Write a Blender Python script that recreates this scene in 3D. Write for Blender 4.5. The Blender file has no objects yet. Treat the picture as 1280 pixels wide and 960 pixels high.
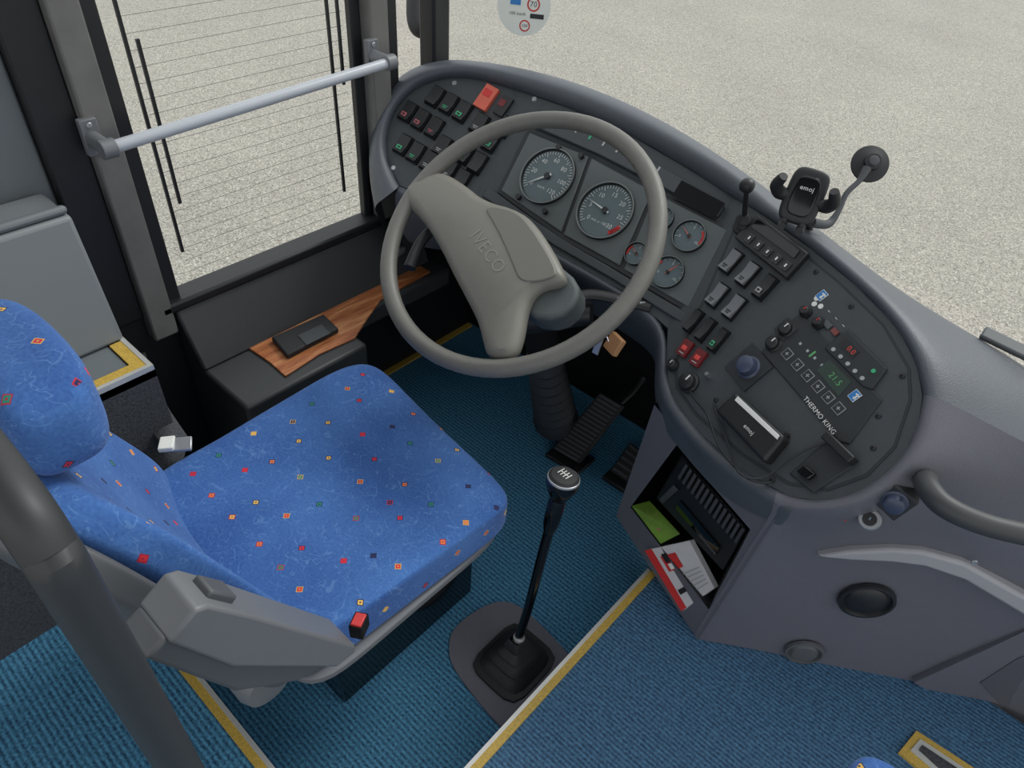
import bpy, bmesh, math, random
from mathutils import Vector, Matrix
random.seed(4)
V=Vector
FPX=900.0
CAM=V((0,0,1.4))
Yc=V((1029,-702,900)).normalized()
Xc=-V((-1405,-912,900)); Xc=(Xc-Yc*Xc.dot(Yc)).normalized()
Zc=Xc.cross(Yc)
def ray(px,py):
    d=V((px-640,py-480,FPX)); return V((Xc.dot(d),Yc.dot(d),Zc.dot(d)))
def onx(px,py,x): d=ray(px,py); return CAM+d*((x-CAM.x)/d.x)
def onz(px,py,z): d=ray(px,py); return CAM+d*((z-CAM.z)/d.z)
def dep(px,py,cz): return CAM+ray(px,py)*(cz/FPX)
class Plane:
    def __init__(s,o,n):
        s.o=V(o); s.n=V(n).normalized()
        if (CAM-s.o).dot(s.n)<0: s.n=-s.n
    def pix(s,px,py,off=0):
        d=ray(px,py); t=(s.o+s.n*off-CAM).dot(s.n)/d.dot(s.n); return CAM+d*t
    def basis(s,px,py,dx,dy):
        u=(s.pix(px+dx,py+dy)-s.pix(px,py)).normalized(); return u, s.n.cross(u).normalized()
def plane3(a,b,c): return Plane(a,(b-a).cross(c-a))

# ---------------------------------------------------------------- materials
def newmat(name):
    m=bpy.data.materials.new(name); m.use_nodes=True
    nt=m.node_tree; return m,nt,nt.nodes['Principled BSDF']
def pmat(name,col,rough=.5,metal=0,noise=.12,scale=60,bump=.0,bscale=300,spec=.5,coat=0):
    m,nt,b=newmat(name); N=nt.nodes; L=nt.links
    b.inputs['Roughness'].default_value=rough; b.inputs['Metallic'].default_value=metal
    b.inputs['Specular IOR Level'].default_value=spec
    if coat: b.inputs['Coat Weight'].default_value=coat
    tc=N.new('ShaderNodeTexCoord'); nz=N.new('ShaderNodeTexNoise'); nz.inputs['Scale'].default_value=scale; nz.inputs['Detail'].default_value=4
    L.new(tc.outputs['Object'],nz.inputs['Vector'])
    mr=N.new('ShaderNodeMapRange'); mr.inputs['To Min'].default_value=1-noise; mr.inputs['To Max'].default_value=1+noise
    L.new(nz.outputs['Fac'],mr.inputs['Value'])
    vm=N.new('ShaderNodeVectorMath'); vm.operation='SCALE'; vm.inputs[0].default_value=col[:3]
    L.new(mr.outputs['Result'],vm.inputs['Scale']); L.new(vm.outputs[0],b.inputs['Base Color'])
    if bump:
        n2=N.new('ShaderNodeTexNoise'); n2.inputs['Scale'].default_value=bscale; L.new(tc.outputs['Object'],n2.inputs['Vector'])
        bp=N.new('ShaderNodeBump'); bp.inputs['Strength'].default_value=bump; bp.inputs['Distance'].default_value=.002
        L.new(n2.outputs['Fac'],bp.inputs['Height']); L.new(bp.outputs[0],b.inputs['Normal'])
    return m
def srgb(r,g,b):
    f=lambda c:(c/255/12.92) if c<=10 else ((c/255+.055)/1.055)**2.4
    return (f(r),f(g),f(b))
M={}
M['shell']=pmat('dash_shell_plastic',srgb(76,81,88),.42,bump=.3,bscale=600,noise=.06)
M['body']=pmat('console_plastic',srgb(98,98,106),.45,bump=.3,bscale=600,noise=.06)
M['bodydark']=pmat('console_recess_plastic',srgb(82,82,90),.5,noise=.06)
M['bodylight']=pmat('console_ridge_plastic',srgb(156,156,160),.45,noise=.05)
M['panel']=pmat('panel_plastic',srgb(62,67,70),.55,bump=.3,bscale=700,noise=.1)
M['cluster']=pmat('cluster_plastic',srgb(84,90,91),.55,noise=.06)
M['bezel']=pmat('gauge_bezel',srgb(108,114,113),.4,noise=.04)
M['black']=pmat('black_plastic',srgb(30,31,33),.45)
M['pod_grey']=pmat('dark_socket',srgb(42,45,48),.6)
M['blackmat']=pmat('black_matte',srgb(24,24,26),.85,spec=.2)
M['gloss']=pmat('black_gloss',srgb(12,12,14),.12)
M['wheel']=pmat('wheel_rubber',srgb(106,104,99),.45,bump=.3,bscale=500,noise=.1)
M['hub']=pmat('wheel_hub_plastic',srgb(118,116,108),.45,noise=.06)
M['hubpad']=pmat('wheel_pad_plastic',srgb(114,112,104),.45,noise=.05)
M['emboss']=pmat('embossed_letter',srgb(134,132,124),.45,noise=.03)
M['grey']=pmat('grey_plastic',srgb(108,110,113),.45,noise=.05)
M['midgrey']=pmat('mid_grey_plastic',srgb(84,86,89),.5,noise=.05)
M['pole']=pmat('pole_coating',srgb(52,54,56),.5,noise=.05)
M['ledge']=pmat('ledge_plastic',srgb(56,58,60),.5,noise=.06)
M['wallgrey']=pmat('wall_grey_panel',srgb(104,110,113),.5,noise=.05,scale=8)
M['walllight']=pmat('wall_light_panel',srgb(120,125,127),.45,noise=.05,scale=8)
M['shaderoof']=pmat('shade_roof_panel',srgb(150,150,150),.7,noise=.03,scale=8)
M['metal']=pmat('brushed_metal',srgb(170,172,175),.3,metal=.6,noise=.05)
M['chrome']=pmat('chrome',(.8,.8,.82),.12,metal=1,noise=.02)
M['pillar']=pmat('pillar_grey',srgb(108,107,104),.6,noise=.3,scale=20)
M['rail']=pmat('rail_white_paint',srgb(176,180,186),.3,noise=.04)
M['white']=pmat('white_print',srgb(225,225,220),.6,noise=.02)
M['dialprint']=pmat('dial_print',srgb(205,208,204),.6,noise=.02)
M['print']=pmat('grey_print',srgb(165,168,168),.6,noise=.02)
M['wire']=pmat('heater_wire',srgb(142,138,130),.6,noise=.02)
M['red']=pmat('red_plastic',srgb(200,50,50),.45)
M['darkred']=pmat('dark_red',srgb(110,26,30),.4)
M['dullred']=pmat('dull_red_cap',srgb(120,60,58),.4)
M['orange']=pmat('orange_red',srgb(205,95,75),.5)
M['dullpink']=pmat('pink_symbol',srgb(170,90,95),.5)
M['green']=pmat('green_print',srgb(60,170,120),.5)
M['greenpaper']=pmat('green_paper',srgb(105,140,50),.4,noise=.7,scale=25)
M['blue']=pmat('blue_print',srgb(40,120,190),.5)
M['knobblue']=pmat('blue_grey_knob',srgb(62,70,92),.35)
M['dial']=pmat('dial_face',srgb(88,102,106),.5,noise=.04)
M['lcd']=pmat('lcd',srgb(58,72,66),.25)
M['tan']=pmat('tan_tag',srgb(170,125,85),.6)
M['gold']=pmat('yellow_edge_strip',srgb(190,158,72),.45,noise=.55,scale=350)
M['alu']=pmat('aluminium_edge',srgb(205,205,200),.35,metal=.4,noise=.08)
M['rubber']=pmat('black_rubber',srgb(34,34,36),.6)
M['ribrub']=pmat('grey_worn_rubber',srgb(72,74,78),.7)
M['bootgrey']=pmat('bellows_rubber',srgb(50,53,58),.65)
M['plate']=pmat('grey_rubber_plate',srgb(104,103,112),.7,noise=.1)
M['paper']=pmat('paper',srgb(200,198,200),.55,noise=.06)
def emis(name,col,s):
    m,nt,b=newmat(name); b.inputs['Base Color'].default_value=(*col,1); b.inputs['Emission Color'].default_value=(*col,1); b.inputs['Emission Strength'].default_value=s
    return m
M['ledgreen']=emis('green_led',(.10,.32,.12),.12)
M['ledred']=emis('red_led',(.5,.05,.04),.2)

def wood():
    m,nt,b=newmat('worn_wood'); N=nt.nodes; L=nt.links
    tc=N.new('ShaderNodeTexCoord'); mp=N.new('ShaderNodeMapping'); mp.inputs['Scale'].default_value=(14,1.5,14)
    nz=N.new('ShaderNodeTexNoise'); nz.inputs['Scale'].default_value=6; nz.inputs['Detail'].default_value=9; nz.inputs['Roughness'].default_value=.65
    cr=N.new('ShaderNodeValToRGB'); cr.color_ramp.elements[0].position=.3; cr.color_ramp.elements[0].color=(*srgb(112,60,30),1)
    cr.color_ramp.elements[1].position=.72; cr.color_ramp.elements[1].color=(*srgb(212,160,110),1)
    x=cr.color_ramp.elements.new(.5); x.color=(*srgb(168,100,58),1)
    L.new(tc.outputs['Object'],mp.inputs[0]); L.new(mp.outputs[0],nz.inputs['Vector']); L.new(nz.outputs['Fac'],cr.inputs[0]); L.new(cr.outputs[0],b.inputs['Base Color'])
    b.inputs['Roughness'].default_value=.45
    return m
M['wood']=wood()
def fabric():
    m,nt,b=newmat('seat_fabric'); N=nt.nodes; L=nt.links
    uv=N.new('ShaderNodeUVMap'); uv.uv_map='UVMap'
    n1=N.new('ShaderNodeTexNoise'); n1.inputs['Scale'].default_value=24; n1.inputs['Detail'].default_value=2; n1.inputs['Distortion'].default_value=1.5
    L.new(uv.outputs[0],n1.inputs['Vector'])
    a=N.new('ShaderNodeMath'); a.operation='SUBTRACT'; a.inputs[1].default_value=.52; L.new(n1.outputs['Fac'],a.inputs[0])
    ab=N.new('ShaderNodeMath'); ab.operation='ABSOLUTE'; L.new(a.outputs[0],ab.inputs[0])
    lt=N.new('ShaderNodeMath'); lt.operation='LESS_THAN'; lt.inputs[1].default_value=.010; L.new(ab.outputs[0],lt.inputs[0])
    n2=N.new('ShaderNodeTexNoise'); n2.inputs['Scale'].default_value=6; n2.inputs['Detail'].default_value=3; L.new(uv.outputs[0],n2.inputs['Vector'])
    fine=N.new('ShaderNodeTexNoise'); fine.inputs['Scale'].default_value=230; fine.inputs['Detail'].default_value=2; L.new(uv.outputs[0],fine.inputs['Vector'])
    base=N.new('ShaderNodeValToRGB'); base.color_ramp.elements[0].position=.30; base.color_ramp.elements[0].color=(*srgb(30,72,138),1)
    base.color_ramp.elements[1].position=.72; base.color_ramp.elements[1].color=(*srgb(70,116,180),1)
    mixn=N.new('ShaderNodeMath'); mixn.operation='MULTIPLY_ADD'; mixn.inputs[1].default_value=.4
    hf=N.new('ShaderNodeMath'); hf.operation='MULTIPLY'; hf.inputs[1].default_value=.6
    L.new(n2.outputs['Fac'],hf.inputs[0]); L.new(fine.outputs['Fac'],mixn.inputs[0]); L.new(hf.outputs[0],mixn.inputs[2]); L.new(mixn.outputs[0],base.inputs[0])
    mx=N.new('ShaderNodeMix'); mx.data_type='RGBA'; mx.inputs[7].default_value=(*srgb(108,150,200),1)
    sc=N.new('ShaderNodeMath'); sc.operation='MULTIPLY'; sc.inputs[1].default_value=.32; L.new(lt.outputs[0],sc.inputs[0])
    L.new(sc.outputs[0],mx.inputs[0]); L.new(base.outputs[0],mx.inputs[6])
    vo=N.new('ShaderNodeTexVoronoi'); vo.voronoi_dimensions='2D'; vo.distance='MANHATTAN'; vo.inputs['Scale'].default_value=15; vo.inputs['Randomness'].default_value=.5
    L.new(uv.outputs[0],vo.inputs['Vector'])
    sep=N.new('ShaderNodeSeparateColor'); L.new(vo.outputs['Color'],sep.inputs[0])
    cr=N.new('ShaderNodeValToRGB'); cr.color_ramp.interpolation='CONSTANT'
    e=cr.color_ramp.elements; e[0].color=(*srgb(215,40,55),1); e[1].position=.3; e[1].color=(*srgb(225,180,90),1)
    for p,c in ((.48,(30,130,110)),(.6,(225,120,70)),(.75,(190,30,60)),(.86,(30,35,80))):
        x=e.new(p); x.color=(*srgb(*c),1)
    L.new(sep.outputs[0],cr.inputs[0])
    cr2=N.new('ShaderNodeValToRGB'); cr2.color_ramp.interpolation='CONSTANT'
    e=cr2.color_ramp.elements; e[0].color=(*srgb(35,40,80),1); e[1].position=.5; e[1].color=(*srgb(200,160,80),1); x=e.new(.75); x.color=(*srgb(170,35,60),1)
    L.new(sep.outputs[1],cr2.inputs[0])
    o=N.new('ShaderNodeMath'); o.operation='LESS_THAN'; o.inputs[1].default_value=.105; L.new(vo.outputs['Distance'],o.inputs[0])
    i=N.new('ShaderNodeMath'); i.operation='LESS_THAN'; i.inputs[1].default_value=.076; L.new(vo.outputs['Distance'],i.inputs[0])
    j=N.new('ShaderNodeMath'); j.operation='LESS_THAN'; j.inputs[1].default_value=.026; L.new(vo.outputs['Distance'],j.inputs[0])
    def mix(f,a,bb):
        q=N.new('ShaderNodeMix'); q.data_type='RGBA'; L.new(f.outputs[0],q.inputs[0]); L.new(a,q.inputs[6]); L.new(bb,q.inputs[7]); return q.outputs[2]
    r=mix(o,mx.outputs[2],cr2.outputs[0]); r=mix(i,r,cr.outputs[0]); r=mix(j,r,cr2.outputs[0])
    L.new(r,b.inputs['Base Color']); b.inputs['Roughness'].default_value=.9; b.inputs['Sheen Weight'].default_value=.08
    bp=N.new('ShaderNodeBump'); bp.inputs['Strength'].default_value=.25; bp.inputs['Distance'].default_value=.002; L.new(fine.outputs['Fac'],bp.inputs['Height']); L.new(bp.outputs[0],b.inputs['Normal'])
    return m
M['fabric']=fabric()
def carpet(name,c1,c2,axis='Y',per=.011):
    m,nt,b=newmat(name); N=nt.nodes; L=nt.links
    g=N.new('ShaderNodeNewGeometry'); sp=N.new('ShaderNodeSeparateXYZ'); L.new(g.outputs['Position'],sp.inputs[0])
    mu=N.new('ShaderNodeMath'); mu.operation='MULTIPLY'; mu.inputs[1].default_value=2*math.pi/per; L.new(sp.outputs[axis],mu.inputs[0])
    si=N.new('ShaderNodeMath'); si.operation='SINE'; L.new(mu.outputs[0],si.inputs[0])
    nz=N.new('ShaderNodeTexNoise'); nz.inputs['Scale'].default_value=190; nz.inputs['Detail'].default_value=5; L.new(g.outputs['Position'],nz.inputs['Vector'])
    ad=N.new('ShaderNodeMath'); ad.operation='MULTIPLY_ADD'; ad.inputs[1].default_value=.15; L.new(si.outputs[0],ad.inputs[0]); L.new(nz.outputs['Fac'],ad.inputs[2])
    cr=N.new('ShaderNodeValToRGB'); cr.color_ramp.elements[0].position=.25; cr.color_ramp.elements[0].color=(*c1,1); cr.color_ramp.elements[1].position=.8; cr.color_ramp.elements[1].color=(*c2,1)
    L.new(ad.outputs[0],cr.inputs[0]); L.new(cr.outputs[0],b.inputs['Base Color']); b.inputs['Roughness'].default_value=.75
    bp=N.new('ShaderNodeBump'); bp.inputs['Strength'].default_value=.6; bp.inputs['Distance'].default_value=.003; L.new(ad.outputs[0],bp.inputs['Height']); L.new(bp.outputs[0],b.inputs['Normal'])
    return m
M['carpet']=carpet('ribbed_carpet',srgb(22,68,100),srgb(84,154,190),per=.0095)
M['carpet2']=carpet('aisle_carpet',srgb(28,60,90),srgb(80,126,160),per=.008)
M['carpetblk']=pmat('dark_carpet',srgb(62,64,68),.9,noise=1.0,scale=250,bump=.6,bscale=200)
def asphalt():
    m,nt,b=newmat('asphalt'); N=nt.nodes; L=nt.links
    g=N.new('ShaderNodeNewGeometry')
    vo=N.new('ShaderNodeTexVoronoi'); vo.inputs['Scale'].default_value=125; L.new(g.outputs['Position'],vo.inputs['Vector'])
    sep=N.new('ShaderNodeSeparateColor'); L.new(vo.outputs['Color'],sep.inputs[0])
    nz=N.new('ShaderNodeTexNoise'); nz.inputs['Scale'].default_value=.8; nz.inputs['Detail'].default_value=9; L.new(g.outputs['Position'],nz.inputs['Vector'])
    cr=N.new('ShaderNodeValToRGB'); e=cr.color_ramp.elements; e[0].color=(*srgb(102,99,93),1); e[1].color=(*srgb(200,195,184),1)
    x=e.new(.22); x.color=(*srgb(146,142,133),1); x=e.new(.8); x.color=(*srgb(168,163,152),1)
    L.new(sep.outputs[0],cr.inputs[0])
    mr=N.new('ShaderNodeMapRange'); mr.inputs['To Min'].default_value=.84; mr.inputs['To Max'].default_value=1.14; L.new(nz.outputs['Fac'],mr.inputs['Value'])
    vm=N.new('ShaderNodeVectorMath'); vm.operation='SCALE'; L.new(cr.outputs[0],vm.inputs[0]); L.new(mr.outputs['Result'],vm.inputs['Scale']); L.new(vm.outputs[0],b.inputs['Base Color'])
    b.inputs['Roughness'].default_value=.9
    return m
M['asphalt']=asphalt()
def glass():
    m=bpy.data.materials.new('window_glass'); m.use_nodes=True; nt=m.node_tree; N=nt.nodes; N.clear()
    o=N.new('ShaderNodeOutputMaterial'); t=N.new('ShaderNodeBsdfTransparent'); g=N.new('ShaderNodeBsdfGlossy'); g.inputs['Roughness'].default_value=.02
    t.inputs[0].default_value=(.96,.98,.97,1)
    x=N.new('ShaderNodeMixShader'); x.inputs[0].default_value=.02
    nt.links.new(t.outputs[0],x.inputs[1]); nt.links.new(g.outputs[0],x.inputs[2]); nt.links.new(x.outputs[0],o.inputs[0]); return m
M['glass']=glass()

# ---------------------------------------------------------------- mesh builder
WLOC={}
_tc={}
def textmesh(body):
    if body in _tc: return _tc[body]
    cu=bpy.data.curves.new('t','FONT'); cu.body=body; cu.align_x='CENTER'; cu.align_y='CENTER'; cu.extrude=0; cu.resolution_u=3; cu.space_character=1.08
    ob=bpy.data.objects.new('t',cu); bpy.context.collection.objects.link(ob); bpy.context.view_layer.update()
    dg=bpy.context.evaluated_depsgraph_get(); me=bpy.data.meshes.new_from_object(ob.evaluated_get(dg))
    r=([v.co.copy() for v in me.vertices],[list(p.vertices) for p in me.polygons])
    bpy.data.objects.remove(ob); bpy.data.meshes.remove(me); bpy.data.curves.remove(cu); _tc[body]=r; return r
class MB:
    def __init__(s): s.v=[];s.f=[];s.m=[];s.mats=[]
    def add(s,vs,fs,mat):
        if mat not in s.mats: s.mats.append(mat)
        k=s.mats.index(mat); b=len(s.v); s.v+= [V(v) for v in vs]
        for f in fs: s.f.append([b+i for i in f]); s.m.append(k)
        return s
    def prism(s,bot,top,mat):
        n=len(bot); s.add(list(bot)+list(top),[list(range(n))[::-1],list(range(n,2*n))]+[[i,(i+1)%n,n+(i+1)%n,n+i] for i in range(n)],mat); return s
    def poly(s,pl,pts,h0,h1,mat):
        b=[pl.pix(x,y) for x,y in pts]
        return s.prism([p+pl.n*h0 for p in b],[p+pl.n*h1 for p in b],mat)
    def box(s,c,u,v,w,mat):
        c=V(c);u=V(u);v=V(v);w=V(w)
        return s.prism([c-u-v-w,c+u-v-w,c+u+v-w,c-u+v-w],[c-u-v+w,c+u-v+w,c+u+v+w,c-u+v+w],mat)
    def aabb(s,a,b,mat):
        a=V(a);b=V(b);c=(a+b)/2;h=(b-a)/2
        return s.box(c,(h.x,0,0),(0,h.y,0),(0,0,h.z),mat)
    def cyl(s,c,ax,r,h,mat,r1=None,n=28):
        ax=V(ax).normalized(); t=V((1,0,0)) if abs(ax.x)<.8 else V((0,1,0)); u=ax.cross(t).normalized(); w=ax.cross(u); r1=r if r1 is None else r1; c=V(c)
        ring=lambda cc,rr:[cc+u*rr*math.cos(2*math.pi*i/n)+w*rr*math.sin(2*math.pi*i/n) for i in range(n)]
        return s.prism(ring(c,r),ring(c+ax*h,r1),mat)
    def lathe(s,c,ax,prof,mat,n=28):
        ax=V(ax).normalized(); t=V((1,0,0)) if abs(ax.x)<.8 else V((0,1,0)); u=ax.cross(t).normalized(); w=ax.cross(u); c=V(c)
        vs=[];fs=[]
        for r,h in prof: vs+=[c+ax*h+u*r*math.cos(2*math.pi*i/n)+w*r*math.sin(2*math.pi*i/n) for i in range(n)]
        for k in range(len(prof)-1):
            for i in range(n): fs.append([k*n+i,k*n+(i+1)%n,(k+1)*n+(i+1)%n,(k+1)*n+i])
        fs.append(list(range(n))[::-1]); fs.append([(len(prof)-1)*n+i for i in range(n)])
        return s.add(vs,fs,mat)
    def tube(s,pts,r,mat,n=14,sub=6,flat=None):
        P=[V(p) for p in pts]; R=r if isinstance(r,(list,tuple)) else [r]*len(P)
        if sub>1 and len(P)>2:
            Q=[];RR=[]
            for i in range(len(P)-1):
                p0=P[max(i-1,0)];p1=P[i];p2=P[i+1];p3=P[min(i+2,len(P)-1)]
                for k in range(sub):
                    t=k/sub; Q.append(.5*((2*p1)+(p2-p0)*t+(2*p0-5*p1+4*p2-p3)*t*t+(3*p1-p0-3*p2+p3)*t**3)); RR.append(R[i]*(1-t)+R[i+1]*t)
            Q.append(P[-1]);RR.append(R[-1]);P=Q;R=RR
        vs=[];fs=[];T=(P[1]-P[0]).normalized(); a=V((0,0,1)) if abs(T.z)<.9 else V((1,0,0)); u=T.cross(a).normalized()
        for i,p in enumerate(P):
            T=(P[min(i+1,len(P)-1)]-P[max(i-1,0)]).normalized(); u=(u-T*u.dot(T)).normalized(); w=T.cross(u)
            fl=flat or 1
            vs+=[p+u*R[i]*math.cos(2*math.pi*k/n)+w*R[i]*fl*math.sin(2*math.pi*k/n) for k in range(n)]
        for i in range(len(P)-1):
            for k in range(n): fs.append([i*n+k,i*n+(k+1)%n,(i+1)*n+(k+1)%n,(i+1)*n+k])
        fs.append(list(range(n))[::-1]); fs.append([(len(P)-1)*n+k for k in range(n)])
        return s.add(vs,fs,mat)
    def text(s,body,c,u,v,size,mat):
        vs,fs=textmesh(body); c=V(c); u=V(u).normalized(); v=V(v).normalized()
        return s.add([c+u*p.x*size+v*p.y*size for p in vs],fs,mat)
    def grid(s,rows,mat,closed=False):
        n=len(rows[0]); vs=[p for r in rows for p in r]; fs=[]
        for i in range(len(rows)-1):
            for k in range(n if closed else n-1): fs.append([i*n+k,i*n+(k+1)%n,(i+1)*n+(k+1)%n,(i+1)*n+k])
        return s.add(vs,fs,mat)
    def super(s,fn,mat,N=10,k=4.0):
        vs=[];fs=[]
        for ax in range(3):
            for sg in (-1,1):
                b=len(vs)
                for i in range(N+1):
                    for j in range(N+1):
                        p=[0,0,0]; p[ax]=sg; p[(ax+1)%3]=2*i/N-1; p[(ax+2)%3]=2*j/N-1
                        q=(abs(p[0])**k+abs(p[1])**k+abs(p[2])**k)**(1/k); vs.append(V(fn(p[0]/q,p[1]/q,p[2]/q)))
                for i in range(N):
                    for j in range(N):
                        a=b+i*(N+1)+j; f=[a,a+1,a+N+2,a+N+1]; fs.append(f if sg<0 else f[::-1])
        return s.add(vs,fs,mat)
    def done(s,name,parent=None,bevel=0,sub=0,smooth=True,origin=None,uv=False,merge=False,seg=2,label=None,recalc=True,solid=0):
        me=bpy.data.meshes.new(name)
        lo=V((min(v.x for v in s.v),min(v.y for v in s.v),min(v.z for v in s.v))); hi=V((max(v.x for v in s.v),max(v.y for v in s.v),max(v.z for v in s.v)))
        o=V(origin) if origin is not None else V(((lo.x+hi.x)/2,(lo.y+hi.y)/2,lo.z))
        me.from_pydata([v-o for v in s.v],[],s.f)
        for m in s.mats: me.materials.append(M[m])
        me.polygons.foreach_set('material_index',s.m)
        bm=bmesh.new(); bm.from_mesh(me)
        if merge: bmesh.ops.remove_doubles(bm,verts=bm.verts,dist=1e-5)
        if recalc: bmesh.ops.recalc_face_normals(bm,faces=bm.faces)
        bm.to_mesh(me); bm.free()
        if smooth:
            me.polygons.foreach_set('use_smooth',[True]*len(me.polygons))
            if not sub: me.set_sharp_from_angle(angle=math.radians(38))
        if uv:
            l=me.uv_layers.new(name='UVMap')
            for p in me.polygons:
                n=p.normal; ax=max(range(3),key=lambda a:abs(n[a])*(1.25 if a==2 else 1))
                for li in p.loop_indices:
                    c=me.vertices[me.loops[li].vertex_index].co
                    l.data[li].uv={0:(c.y+.31,c.z+.17),1:(c.x,c.z+.4),2:(c.x,c.y)}[ax]
        ob=bpy.data.objects.new(name,me); bpy.context.collection.objects.link(ob)
        if solid:
            md=ob.modifiers.new('solid','SOLIDIFY'); md.thickness=solid; md.offset=-1
        if bevel:
            md=ob.modifiers.new('bevel','BEVEL'); md.width=bevel; md.segments=seg; md.limit_method='ANGLE'; md.angle_limit=math.radians(35)
        if sub:
            md=ob.modifiers.new('sub','SUBSURF'); md.levels=sub; md.render_levels=sub
        place(ob,o,parent)
        if label: ob['label']=label
        return ob
def place(ob,o,parent):
    WLOC[ob.name]=V(o)
    if parent: ob.parent=parent; ob.location=V(o)-WLOC[parent.name]
    else: ob.location=o
def empty(name,loc,label,cat,group=None):
    e=bpy.data.objects.new(name,None); e.empty_display_size=.05; bpy.context.collection.objects.link(e); place(e,V(loc),None); return top(e,label,cat,group)
def top(o,label,cat,group=None):
    o['label']=label; o['category']=cat
    if group: o['group']=group
    return o
def struct(o,label,cat):
    o['kind']='structure'; return top(o,label,cat)

# ---------------------------------------------------------------- camera, light, world
cd=bpy.data.cameras.new('camera'); cam=bpy.data.objects.new('camera',cd); bpy.context.collection.objects.link(cam)
cd.sensor_width=36; cd.lens=FPX/1280*36; cd.clip_start=.02
rt=V((Xc.x,Yc.x,Zc.x)); dn=V((Xc.y,Yc.y,Zc.y)); fw=V((Xc.z,Yc.z,Zc.z))
mw=Matrix((( rt.x,-dn.x,-fw.x,0),(rt.y,-dn.y,-fw.y,0),(rt.z,-dn.z,-fw.z,CAM.z),(0,0,0,1)))
cam.matrix_world=mw; bpy.context.scene.camera=cam
w=bpy.data.worlds.new('world'); bpy.context.scene.world=w; w.use_nodes=True
bg=w.node_tree.nodes['Background']; bg.inputs[0].default_value=(.94,.97,1,1); bg.inputs[1].default_value=1.08
sd=bpy.data.lights.new('sun','SUN'); sd.energy=1.8; sd.angle=math.radians(22); sd.color=(1,.98,.95)
so=bpy.data.objects.new('sun',sd); bpy.context.collection.objects.link(so); so.rotation_euler=(V((.15,.8,.85))).to_track_quat('Z','Y').to_euler(); so.location=(1,3,4)
bpy.context.scene.view_settings.view_transform='Standard'

# ---------------------------------------------------------------- setting
XW=-1.30; STEP=.12; XA=-.317
b=MB(); b.add([(-60,-40,-1.1),(60,-40,-1.1),(60,80,-1.1),(-60,80,-1.1)],[[0,1,2,3]],'asphalt')
struct(b.done('ground',smooth=False),'beige-grey speckled asphalt yard outside the bus','asphalt ground')
b=MB(); b.aabb((XW,-1.0,2.0),(1.25,.25,2.04),'shaderoof'); struct(b.done('shade_roof',smooth=False),'unseen light grey roof slab added to block sky light over the rear cab','shade_roof')  # out-of-view roof slab added to cut top light and darken the rear
b=MB(); b.aabb((XW,.141,-.06),(XA,1.42,0),'carpet'); struct(b.done('floor',smooth=False),'blue-teal ribbed mat of the sunken driver footwell','floor')
b=MB(); b.aabb((XA,-1.0,-.06),(1.25,1.12,STEP),'carpet2'); struct(b.done('floor.001',smooth=False),'dark blue ribbed aisle carpet one step above the cab','floor')
b=MB(); b.aabb((XW,-1.0,-.06),(XA-.001,.141,STEP),'carpet'); struct(b.done('floor.002',smooth=False),'teal ribbed carpet of the raised floor behind the driver seat','floor')
b=MB(); b.aabb((XA+.004,-.9,STEP),(XA+.018,.905,STEP+.004),'gold'); b.aabb((XA-.003,-.9,STEP-.02),(XA+.004,.905,STEP+.005),'alu')
struct(b.done('trim_1'),'glittery yellow anti-slip strip with aluminium edge along the aisle step','edge strip')
b=MB(); b.aabb((-1.0,.122,STEP),(XA-.003,.136,STEP+.004),'gold'); b.aabb((-1.0,.136,STEP-.02),(XA-.003,.144,STEP+.005),'alu')
struct(b.done('trim_2'),'yellow anti-slip strip on the edge of the rear platform','edge strip')
b=MB(); b.aabb((XW,1.37,0),(XA,1.41,.66),'blackmat'); struct(b.done('wall_front'),'black bulkhead at the front of the footwell','bulkhead')
b=MB()
b.aabb((XW-.04,-1.0,-.1),(XW,.35,.57),'wallgrey'); b.aabb((XW-.04,.35,-.1),(XW,1.42,.50),'black'); b.aabb((XW-.04,1.0,.5),(XW,1.30,.64),'black')
struct(b.done('wall_left'),'lower side wall of the cab with black lining','wall')
b=MB()
b.prism([V((XW,.47,.37)),V((XW,1.12,.37)),V((XW,1.12,.50)),V((XW,.47,.50))],[V((XW+.085,.47,.37)),V((XW+.085,1.12,.37)),V((XW+.02,1.12,.50)),V((XW+.02,.47,.50))],'ledge')
b.aabb((XW-.03,.44,.495),(XW+.03,1.15,.518),'black')
struct(b.done('trim_3',bevel=.006),'dark sloping sill lining under the side window','window sill')
b=MB(); b.aabb((XW,.47,0),(-1.06,.78,.37),'ledge'); b.aabb((XW,.78,.32),(-1.16,1.14,.37),'ledge')
struct(b.done('trim_4',bevel=.008),'dark side box ledge beside the driver seat','ledge')
b=MB(); b.aabb((XW,.79,0),(XW+.018,1.36,.006),'gold'); struct(b.done('trim_10'),'narrow yellow strip where the footwell mat meets the wall','edge strip')
b=MB(); b.aabb((XW-.02,.345,.5),(XW+.01,.413,2.0),'black'); b.aabb((XW-.02,.413,.45),(XW+.03,.463,2.0),'pillar'); b.aabb((XW-.02,.463,.5),(XW+.015,.492,2.0),'black')
struct(b.done('trim_5',bevel=.004),'worn grey metal window pillar with black rubber edges','pillar')
b=MB(); b.aabb((XW-.02,.985,.5),(XW+.0,1.01,2.0),'black'); b.aabb((XW-.02,1.01,.5),(XW+.03,1.06,2.0),'pillar'); b.aabb((XW-.02,1.06,.5),(XW+.01,1.10,2.0),'black')
struct(b.done('trim_6',bevel=.004),'grey and black corner pillar ahead of the side window','pillar')
b=MB(); b.aabb((XW-.0,1.17,.5),(XW+.05,1.22,2.0),'black'); struct(b.done('trim_7',bevel=.006),'black windscreen corner post','pillar')
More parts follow.
